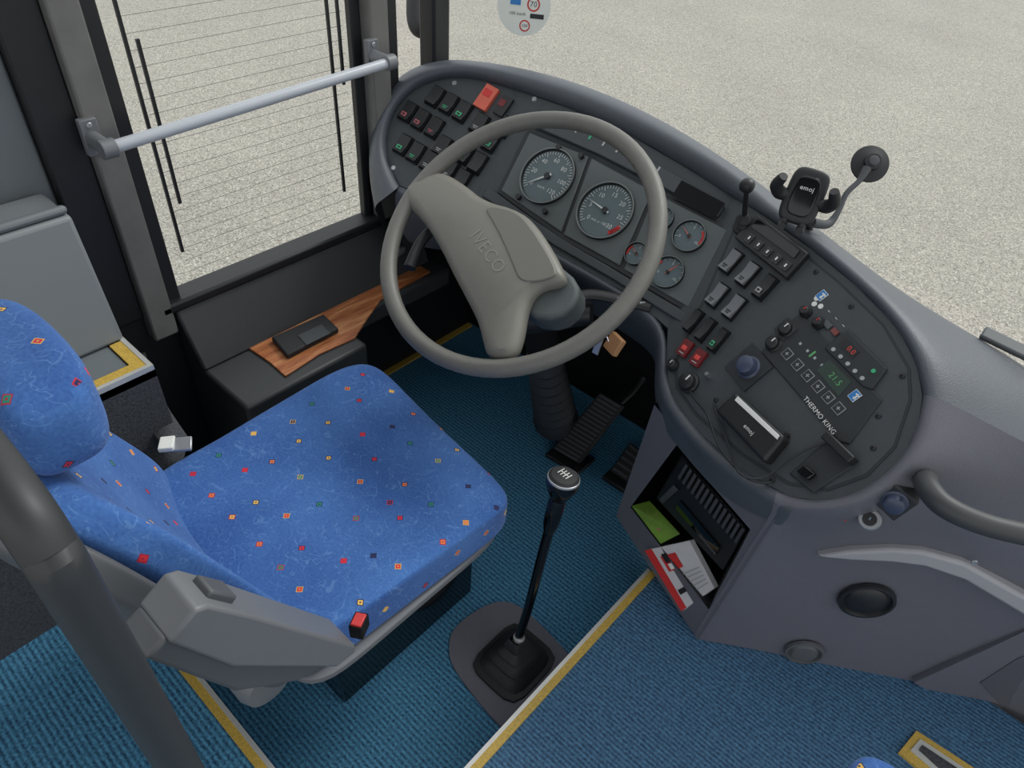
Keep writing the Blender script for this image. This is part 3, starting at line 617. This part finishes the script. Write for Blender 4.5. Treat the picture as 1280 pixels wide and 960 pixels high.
# right pod
b=MB(); b.poly(PR,[(950,272),(1014,321),(986,352),(922,301)],0,.014,'black'); rad=b.done('tachograph',dash,bevel=.002)
b=MB(); b.poly(PR,[(952,279),(1004,319),(997,328),(944,289)],.014,.016,'gloss'); b.done('tachograph_slot',rad)
for k in range(5):
    b=MB(); onpl(b,PR,942+k*11.3,303+k*8.6,11,8.3,.0115,.015,.014,.017,'ribrub'); onpl(b,PR,942+k*11.3,303+k*8.6,11,8.3,.0085,.011,.017,.0175,'black'); onpl(b,PR,942+k*11.3,303+k*8.6,11,8.3,.003,.006,.0175,.018,'white'); b.done('tachograph_button',rad)
for px,py,cap,ic,sy in ((916,329,'grey','black','line'),(937,345,'grey','black','line'),(958,361,'black','print','sq'),
   (899,371,'grey','black','line'),(920,386,'grey','black','line'),
   (869,403,'black','print','none'),(884,414,'black','print','none'),(900,427,'black','green','sq')):
    switch(PR,px,py,15,10.5,.024 if cap=='grey' or ic=='print' and sy=='sq' else .0185,.045,cap,ic,sy,.002)
def knob(px,py,r,h,mat,base=None,name='knob',pl=PR,ind='white'):
    b=MB(); c=pl.pix(px,py,.002)
    if base: onpl(b,pl,px,py,80,95,base,base,0.002,.006,'pod_grey')
    b.lathe(c,pl.n,[(r*1.25,0),(r*1.2,.004),(r,.006),(r*.92,h),(r*.7,h+.002),(.0005,h+.002)],mat,n=24)
    if ind: u,v=pl.basis(px,py,80,95); b.box(c+pl.n*(h+.0022)+v*r*.45,u*r*.08,v*r*.35,pl.n*.0005,ind)
    return b.done(name,dash)
for px,py in ((859,437),(875,449)):
    b=MB(); onpl(b,PR,px,py,15,10,.021,.030,0.002,.010,'darkred'); onpl(b,PR,px,py,15,10,.011,.008,.010,.011,'ledred'); onpl(b,PR,px-4,py+6,15,10,.011,.002,.010,.011,'print'); b.done('warning_light',dash,bevel=.001)
knob(937,460,.016,.020,'knobblue',.058,ind=None); knob(968,431,.011,.012,'black'); knob(984,413,.011,.012,'black',.028)
knob(842,457,.009,.012,'black'); knob(862,479,.015,.014,'black'); knob(887,470,.005,.01,'chrome',ind=None)
knob(1008,391,.008,.012,'black',ind='red'); knob(1024,405,.008,.012,'black',ind='red'); knob(984,545,.004,.006,'black',ind=None)
b=MB()
for dx,dy in ((0,0),(8,3),(3,-7)): b.cyl(PR.pix(1018+dx,380+dy,.002),PR.n,.0042,.001,'white',n=12)
b.done('fan_symbol',dash,smooth=False)
b=MB()
for k in range(5): onpl(b,PR,1037+k*9,390+k*9,80,95,.005,.0015,0.002,.003,'print')
b.done('scale_marks',dash,smooth=False)
def logo(px,py,h,par):
    b=MB(); u,v=PR.basis(px,py,80,95); onpl(b,PR,px,py,80,95,.013,.016,h,h+.001,'white'); onpl(b,PR,px,py,80,95,.0115,.0145,h+.001,h+.0014,'blue'); c=PR.pix(px,py,h+.0017)
    b.box(c,u*.0012,v*.005,PR.n*.0003,'white'); b.box(c+v*.003,u*.004,v*.0012,PR.n*.0003,'white'); b.box(c-v*.003,u*.0025,v*.001,PR.n*.0003,'white'); b.done('maker_badge',par,smooth=False)
logo(1028,370,.002,dash)
b=MB(); b.poly(PR,[(990,402),(1003,393),(1104,501),(1063,556),(1050,553),(953,441)],0.002,.005,'pod_grey'); cl=b.done('climate_controller',dash,bevel=.002)
b=MB(); b.poly(PR,[(1022,464),(1039,451),(1066,479),(1050,497)],.005,.006,'lcd'); u,v=PR.basis(1046,476,80,90); b.text('21.5',PR.pix(1044,474,.0065),u,v,.013,'ledgreen'); b.done('climate_display',cl,smooth=False)
for k in range(6):
    px=986+k*12.8; py=444+k*13.6
    b=MB(); onpl(b,PR,px,py,80,92,.0152,.015,.005,.0065,'print'); onpl(b,PR,px,py,80,92,.0136,.0134,.0065,.007,'pod_grey'); onpl(b,PR,px,py,80,92,.006,.0013,.007,.0075,'print'); onpl(b,PR,px,py,80,92,.0013,.006,.007,.0075,'print'); b.done('climate_button',cl)
b=MB(); u,v=PR.basis(1030,515,80,95); b.text('THERMO KING',PR.pix(1024,519,.0056),u,v,.0103,'white'); b.done('maker_lettering',cl,smooth=False)
b=MB()
for k in range(5): onpl(b,PR,1002+k*9,431+k*9,80,92,.004,.004,.005,.0055,'print')
onpl(b,PR,1017,444,80,92,.003,.012,.005,.0055,'ledgreen'); b.done('climate_indicator',cl,smooth=False)
logo(1070,496,.005,cl)
b=MB(); b.poly(PR,[(1050,422),(1062,414),(1111,463),(1092,489),(1080,485),(1032,437)],0.002,.008,'pod_grey'); tm=b.done('timer_unit',dash,bevel=.002)
b=MB(); b.poly(PR,[(1051,433),(1060,425),(1077,442),(1067,451)],.008,.009,'black'); u,v=PR.basis(1063,438,80,85); b.text('0.0',PR.pix(1064,438,.0095),u,v,.011,'ledred'); b.done('timer_display',tm,smooth=False)
for px,py in ((1042,437),(1051,446),(1060,455),(1069,464),(1078,473),(1092,464)):
    b=MB(); b.cyl(PR.pix(px,py,.008),PR.n,.0032,.002,'print' if px<1085 else 'green',n=10); b.done('timer_button',tm)
b=MB(); onpl(b,PR,1036,407,80,92,.014,.009,0.002,.006,'midgrey'); onpl(b,PR,1045,416,80,92,.012,.008,0.002,.006,'dullred'); b.done('toggle',dash)
b=MB(); b.poly(PR,[(928,495),(990,552),(964,584),(903,520)],.0,.028,'black'); hf=b.done('intercom_unit',dash,bevel=.006,seg=3)
b=MB(); b.poly(PR,[(932,502),(984,551),(981,556),(928,507)],.028,.0292,'white'); b.done('unit_strip',hf,bevel=.0008)
b=MB(); u,v=PR.basis(935,538,50,52); b.text('emoj',PR.pix(936,537,.0285),u,v,.010,'white'); b.done('unit_lettering',hf,smooth=False)
b=MB(); b.poly(PR,[(1043,545),(1077,578),(1018,617),(988,593)],0.002,.006,'pod_grey'); b.poly(PR,[(1043,545),(1077,578),(1068,585),(1034,553)],.006,.03,'black'); b.poly(PR,[(1000,592),(1014,603),(1024,595),(1010,584)],.006,.016,'gloss'); b.done('card_bracket',dash,bevel=.002)
b=MB(); b.tube([PR.pix(892,505,.006),PR.pix(900,530,.012),PR.pix(912,560,.012),PR.pix(925,592,.03),PR.pix(955,597,.02),PR.pix(985,575,.01),PR.pix(1012,560,.008),PR.pix(1034,552,.008)],.0018,'black',n=8)
b.done('cable',dash)
b=MB(); b.tube([PR.pix(850,472,.006),PR.pix(870,500,.012),PR.pix(885,520,.025),PR.pix(900,560,.025),PR.pix(935,598,.02),PR.pix(965,603,.008)],.0022,'black',n=8); b.done('cable',dash)
for px,py in ((1020,340),(1128,470),(1092,560),(895,500),(965,600),(932,277),(1064,383),(1098,520)):
    b=MB(); b.lathe(PR.pix(px,py,.002),PR.n,[(.0045,0),(.004,.0015),(.0015,.0025),(.0005,.001)],'black',n=14); b.done('screw',dash)
for pl,px,py in ((PL,568,104),(PL,492,210),(PA,668,124)):
    b=MB(); b.lathe(pl.pix(px,py),pl.n,[(.006,0),(.005,.002),(.0005,.002)],'metal',n=14); b.done('screw',dash)
PB=plane3(dep(1092,622,.998),dep(1148,628,.967),dep(1118,652,.998))
b=MB(); b.poly(PB,[(1088,620),(1117,600),(1150,626),(1118,648)],-.03,.008,'pod_grey'); pt=b.done('switch_plate',dash,bevel=.002)
b=MB(); b.lathe(PB.pix(1119,626,.008),PB.n,[(.017,0),(.017,.003),(.014,.004),(.013,.014),(.010,.016),(.0005,.016)],'knobblue',n=24); b.done('knob',pt)
b=MB(); c=dep(1087,649,1.015); n=(CAM-c).normalized(); b.lathe(c-n*.03,n,[(.016,0),(.016,.028),(.014,.031),(.009,.031)],'metal',n=28); b.lathe(c,n,[(.010,0),(.009,.003),(.0005,.003)],'black',n=20); b.box(c+n*.0035,V((.001,0,0)),V((0,0,.005)),n*.0005,'metal'); b.done('key_lock',dash)
b=MB(); b.cyl(dep(1056,648,1.04)-n*.02,n,.004,.022,'red',n=12); b.done('indicator',dash)
b=MB(); b.poly(PS,[(1018,681),(1060,674),(1110,671),(1150,674),(1200,688),(1280,733),(1350,775),(1350,800),(1280,757),(1200,709),(1150,692),(1110,687),(1060,685)],-.01,.026,'bodylight'); b.done('side_ridge',dash,bevel=.006,seg=3)
b=MB(); b.lathe(PS.pix(1218,703,.026),PS.n,[(.005,0),(.004,.0015),(.0005,.001)],'metal',n=12); b.done('screw',dash)
for px,py,r in ((1083,750,.047),(1005,814,.036)):
    mt='black' if px>1050 else 'midgrey'
    c=PS.pix(px,py,.004); b=MB(); n=PS.n
    b.lathe(c,n,[(r,0),(r*.97,.006),(r*.86,.007),(r*.8,.001),(.0005,.001)],mt,n=36); b.lathe(c+n*.002,n,[(r*.72,0),(r*.6,.005),(.0005,.007)],mt,n=30); b.done('air_vent',dash)
b=MB(); b.poly(PS,[(1140,846),(1240,800),(1340,752),(1340,985),(1262,912)],.0,.012,'body'); b.poly(PS,[(1222,845),(1268,815),(1340,786),(1340,960),(1268,895)],.012,.014,'bodydark'); b.done('side_hatch',dash,bevel=.003)
b=MB(); b.tube([dep(1160,598,.98),dep(1158,606,.94),dep(1180,632,.91),dep(1230,655,.90),dep(1300,672,.90),dep(1380,690,.92)],[.014,.015,.015,.0145,.0145,.0145],'ledge',n=18)
top(b.done('grab_handle'),'dark grey curved grab handle fixed to the dashboard side','grab handle')
b=MB(); b.poly(Plane(dep(1260,440,1.08),V((0,-.3,1))),[(1222,424),(1300,462),(1300,446),(1230,412)],0,.010,'midgrey'); b.done('defroster_strip',dash,bevel=.003)
pb=empty('parking_brake',PR.pix(930,283),'small black parking brake lever with ribbed boot','brake lever')
c=PR.pix(929,285); up=(dep(934,232,1.18)-c); L=up.length; ax=up.normalized()
b=MB(); b.lathe(c,ax,[(.018,0),(.018,.004),(.013,.008),(.016,.012),(.011,.017),(.014,.021),(.009,.027),(.006,.032)],'rubber',n=20); b.done('boot',pb)
b=MB(); b.tube([c+ax*.02,c+ax*L],.0045,'black',sub=1); b.done('stick',pb)
b=MB(); b.super(lambda x,y,z:tuple(c+ax*L+V((x,y,z*1.0))*.0125),'black',N=6,k=2.2); b.done('knob',pb,sub=1,merge=True)

# ---------------------------------------------------------------- phone holder
ph=empty('phone_holder',dep(1015,285,1.18),'black suction-cup phone holder on the dash top','phone holder')
hc=dep(1005,246,1.12); hn=((CAM-hc).normalized()+V((0,-.1,.1))).normalized(); hu=(rt*.93+dn*.30).normalized(); hu=(hu-hn*hu.dot(hn)).normalized(); hv=hn.cross(hu)
b=MB(); b.super(lambda x,y,z:tuple(hc+hu*.029*x+hv*.043*y+hn*.009*z),'black',N=8,k=4.5); b.done('cradle',ph,sub=1,merge=True)
b=MB(); b.super(lambda x,y,z:tuple(hc+hn*.009+hu*.019*x+hv*.031*y+hn*.003*z),'gloss',N=6,k=4); b.done('cradle_pad',ph,sub=1,merge=True)
b=MB(); b.text('emoj',hc+hn*.0125+hv*.012,hu,hv,.010,'white'); b.done('cradle_lettering',ph,smooth=False)
for sg in (-1,1):
    b=MB(); e=hc+hu*sg*.036-hv*.004; b.tube([hc+hu*sg*.018-hv*.004,e+hn*.002,e+hu*sg*.008+hn*.018+hv*.008,e+hu*sg*.002+hn*.036+hv*.022],[.008,.011,.010,.007],'rubber',n=10); b.done('clamp_arm',ph)
for sg in (-1,1):
    b=MB(); e=hc+hu*sg*.014-hv*.040; b.tube([e+hv*.008,e-hv*.008+hn*.004,e-hv*.012+hn*.02],[.006,.007,.006],'rubber',n=10); b.done('foot_rest',ph)
b=MB(); b.tube([dep(1015,278,1.16),dep(1035,280,1.18),dep(1048,264,1.18),dep(1058,242,1.18),dep(1074,226,1.18),dep(1084,210,1.18)],[.008,.007,.0045,.0045,.0045,.007],'ribrub'); b.done('arm',ph)
b=MB(); b.tube([dep(1008,262,1.15),dep(1010,285,1.19),dep(1006,294,1.22)],[.009,.008,.012],'black'); b.done('mount_foot',ph)
cc=dep(1090,203,1.2); cn=((CAM-cc).normalized()+V((.3,0,.5))).normalized()
b=MB(); b.lathe(cc-cn*.01,cn,[(.031,0),(.030,.003),(.021,.006),(.014,.009),(.013,.018),(.0005,.019)],'rubber',n=32); b.lathe(cc+cn*.009,cn,[(.009,0),(.007,.003),(.0005,.004)],'ribrub',n=16); b.done('suction_cup',ph)

# ---------------------------------------------------------------- gear lever
gp=onz(640,828,0); gl=empty('gear_lever',gp,'long black gear lever with round chrome-ringed knob and rubber boot','gear lever')
b=MB(); pl0=Plane((0,0,0),(0,0,1)); b.poly(pl0,chaik([(560,812),(566,785),(612,754),(644,754),(680,786),(730,842),(640,918),(620,906),(566,838)],2),0.0,.006,'plate'); b.done('base_plate',gl)
b=MB()
def sqring(c,w,l,z,e=5,n=24):
    o=[]
    for i in range(n):
        a=2*math.pi*i/n; k=(abs(math.cos(a))**e+abs(math.sin(a))**e)**(-1/e); o.append(V((c.x+w*k*math.cos(a),c.y+l*k*math.sin(a),z)))
    return o
rows=[]
for z,w_,l_ in ((.006,.064,.072),(.014,.064,.072),(.016,.056,.060),(.028,.048,.052),(.034,.040,.043),(.040,.043,.044),(.052,.034,.036),(.056,.026,.028),(.062,.030,.032),(.076,.018,.02),(.082,.02,.021),(.10,.012,.012)): rows.append(sqring(gp+V((.005,0,0)),w_,l_,z))
b.grid(rows,'rubber',closed=True); b.done('boot',gl)
kp=dep(704,600,1.19)
b=MB(); b.tube([gp+V((.005,0,.085)),gp.lerp(kp,.35)+V((.002,0,.0)),gp.lerp(kp,.7),kp-V((0,0,.02))],[.0085,.009,.0095,.010],'gloss'); b.done('stick',gl)
ax=(kp-gp).normalized(); b=MB(); b.lathe(kp-ax*.12,ax,[(.0105,0),(.0145,.02),(.0155,.07),(.013,.08)],'gloss',n=20); b.done('sleeve',gl)
b=MB(); b.lathe(gp+V((.006,0,.075)),ax,[(.013,0),(.013,.008),(.009,.01),(.009,.02),(.012,.022),(.012,.028),(.0005,.03)],'metal',n=12); b.done('lever_nut',gl)
b=MB(); b.lathe(kp-ax*.045,ax,[(.011,0),(.016,.006),(.022,.02),(.0275,.034),(.0285,.042),(.0275,.048)],'gloss',n=32); b.lathe(kp-ax*-.003,ax,[(.0280,0),(.0275,.003),(.0262,.004)],'metal',n=32); b.lathe(kp+ax*.007,ax,[(.0262,0),(.022,.004),(.0005,.006)],'rubber',n=32)
u=V((1,-.1,0)); u=(u-ax*u.dot(ax)).normalized(); v=ax.cross(u)
c=kp+ax*.0138
for x in (-.009,-.003,.003,.009): b.box(c+u*x,u*.0006,v*.008,ax*.0008,'white')
b.box(c,u*.009,v*.0006,ax*.0008,'white')
b.done('knob',gl)

# ---------------------------------------------------------------- pedals
def pedal(pts,z0,z1,nm,lab,rib=7):
    q=[onz(pts[0][0],pts[0][1],z0),onz(pts[1][0],pts[1][1],z0),onz(pts[2][0],pts[2][1],z1),onz(pts[3][0],pts[3][1],z1)]
    n=(q[1]-q[0]).cross(q[3]-q[0]).normalized(); n=n if n.z>0 else -n
    e=empty(nm,V((q[0].x,q[0].y,0)),lab,'pedal')
    b=MB(); b.prism([p-n*.014 for p in q],q,'rubber'); b.done('pedal_pad',e,bevel=.004)
    b=MB()
    for i in range(rib):
        t=(i+.5)/rib; a=q[0].lerp(q[3],t); c=q[1].lerp(q[2],t); a2=a.lerp(c,.1);c2=a.lerp(c,.9); s=(q[3]-q[0]).normalized()*.003
        b.prism([a2-s,c2-s,c2+s,a2+s],[a2-s+n*.004,c2-s+n*.004,c2+s+n*.004,a2+s+n*.004],'ribrub')
    b.done('tread_ribs',e)
    m=(q[2]+q[3])/2; b=MB(); b.tube([(q[0]+q[2])/2-n*.014,m+V((0,.06,-.03))-n*.03,V((m.x,1.365,m.z-.02))],.01,'black'); b.done('pedal_arm',e)
    b=MB(); f0=[V((q[0].x-.01,q[0].y-.015,0)),V((q[1].x+.01,q[1].y-.015,0)),V((q[1].x+.01,q[1].y+.06,0)),V((q[0].x-.01,q[0].y+.06,0))]; b.prism(f0,[p+V((0,0,.012)) for p in f0],'black'); b.done('hinge_plate',e,bevel=.003)
pedal([(690,560),(724,580),(780,508),(750,490)],.03,.19,'accelerator_pedal','long black ribbed accelerator pedal on the footwell floor',16)
pedal([(762,588),(784,602),(806,566),(788,552)],.03,.08,'foot_switch','small black foot switch beside the accelerator pedal',5)

# ---------------------------------------------------------------- cubby contents
def inp(px,py,dd): return PF.pix(px,py,-dd)
b=MB(); b.prism([inp(852,568,.03),inp(934,662,.03),inp(904,714,.03),inp(820,622,.03)],[inp(856,572,.10),inp(930,656,.10),inp(904,700,.10),inp(826,620,.10)],'black')
dv=b.done('cassette_unit',None,bevel=.003); top(dv,'black ribbed electronic unit mounted inside the storage cubby','electronic unit')
b=MB()
for k in range(14):
    t=(k+.5)/14; x=856+(932-856)*t; y=578+(664-578)*t
    b.prism([inp(x-1.6,y-1.8,.03),inp(x+1.3,y+1.3,.03),inp(x-9,y+19,.03),inp(x-12,y+16,.03)],[inp(x-1.6,y-1.8,.022),inp(x+1.3,y+1.3,.022),inp(x-9,y+19,.022),inp(x-12,y+16,.022)],'ribrub')
b.done('ribbed_front',dv)
b=MB(); b.prism([inp(842,606,.03),inp(848,612,.03),inp(828,630,.03),inp(824,624,.03)],[inp(842,606,.026),inp(848,612,.026),inp(828,630,.026),inp(824,624,.026)],'ribrub')
b.prism([inp(850,626,.03),inp(900,684,.03),inp(894,694,.03),inp(844,636,.03)],[inp(850,626,.026),inp(900,684,.026),inp(894,694,.026),inp(844,636,.026)],'gloss'); b.done('unit_face',dv)
b=MB(); g0=[inp(790,633,.004),inp(812,627,.035),inp(850,668,.035),inp(826,680,.004)]
b.prism(g0,[p+V((0,-.002,.004)) for p in g0],'greenpaper')
g1=[g0[0].lerp(g0[1],.3),g0[0].lerp(g0[1],.8),g0[3].lerp(g0[2],.8),g0[3].lerp(g0[2],.3)]; g2=[g1[0].lerp(g1[3],.35),g1[1].lerp(g1[2],.35),g1[1].lerp(g1[2],.75),g1[0].lerp(g1[3],.75)]
b.prism([p+V((0,-.002,.004)) for p in g2],[p+V((0,-.0025,.005)) for p in g2],'dullpink'); lf=b.done('leaflet'); top(lf,'green printed leaflet tucked in the storage cubby','leaflet')
b=MB(); q=[inp(806,688,-.012),inp(862,676,.02),inp(893,735,.02),inp(852,764,-.012)]; n=(q[1]-q[0]).cross(q[3]-q[0]).normalized(); n=n if n.dot(CAM-q[0])>0 else -n
b.prism([p-n*.012 for p in q],q,'paper')
def sub(u0,u1,v0,v1):
    f=lambda s,t:(q[0].lerp(q[1],s)).lerp(q[3].lerp(q[2],s),t); return [f(u0,v0),f(u1,v0),f(u1,v1),f(u0,v1)]
def deco(r,mat,h=.0008): b.prism(r,[p+n*h for p in r],mat)
deco(sub(0,.16,0,1),'red'); deco(sub(.25,.6,.15,.42),'red'); deco(sub(.32,.45,.3,.4),'white',.0012)
deco(sub(.3,.42,.12,.28),'black',.0014); deco(sub(.2,.38,.72,.8),'black')
for k in range(5): deco(sub(.45,.92,.52+k*.08,.545+k*.08),'print')
top(b.done('magazine'),'red and white booklet sticking out of the storage cubby','booklet')

# ---------------------------------------------------------------- bottom right
b=MB(); pa=Plane((0,0,STEP),(0,0,1))
b.poly(pa,[(1122,942),(1144,915),(1290,1010),(1250,1050)],.0,.006,'gold'); b.poly(pa,[(1136,940),(1148,926),(1260,1000),(1240,1030)],.006,.008,'alu'); b.poly(pa,[(1146,940),(1150,934),(1250,1000),(1236,1022)],.008,.010,'carpetblk')
struct(b.done('trim_9'),'yellow and aluminium framed corner of the entry step','edge strip')
c=dep(1125,996,.85); gs=empty('guide_seat',V((c.x,c.y-.02,STEP)),'edge of a blue patterned folding guide seat','seat')
b=MB(); b.super(lambda x,y,z:(c.x+.06*x,c.y-.03+.05*y,c.z+.03*z),'fabric',N=8,k=3.5); b.done('seat_cushion',gs,sub=1,uv=True,merge=True)
b=MB(); b.tube([(c.x+.0,c.y-.04,STEP),(c.x,c.y-.04,c.z)],.02,'black',sub=1); b.cyl((c.x,c.y-.04,STEP),(0,0,1),.04,.01,'black'); b.done('seat_post',gs)
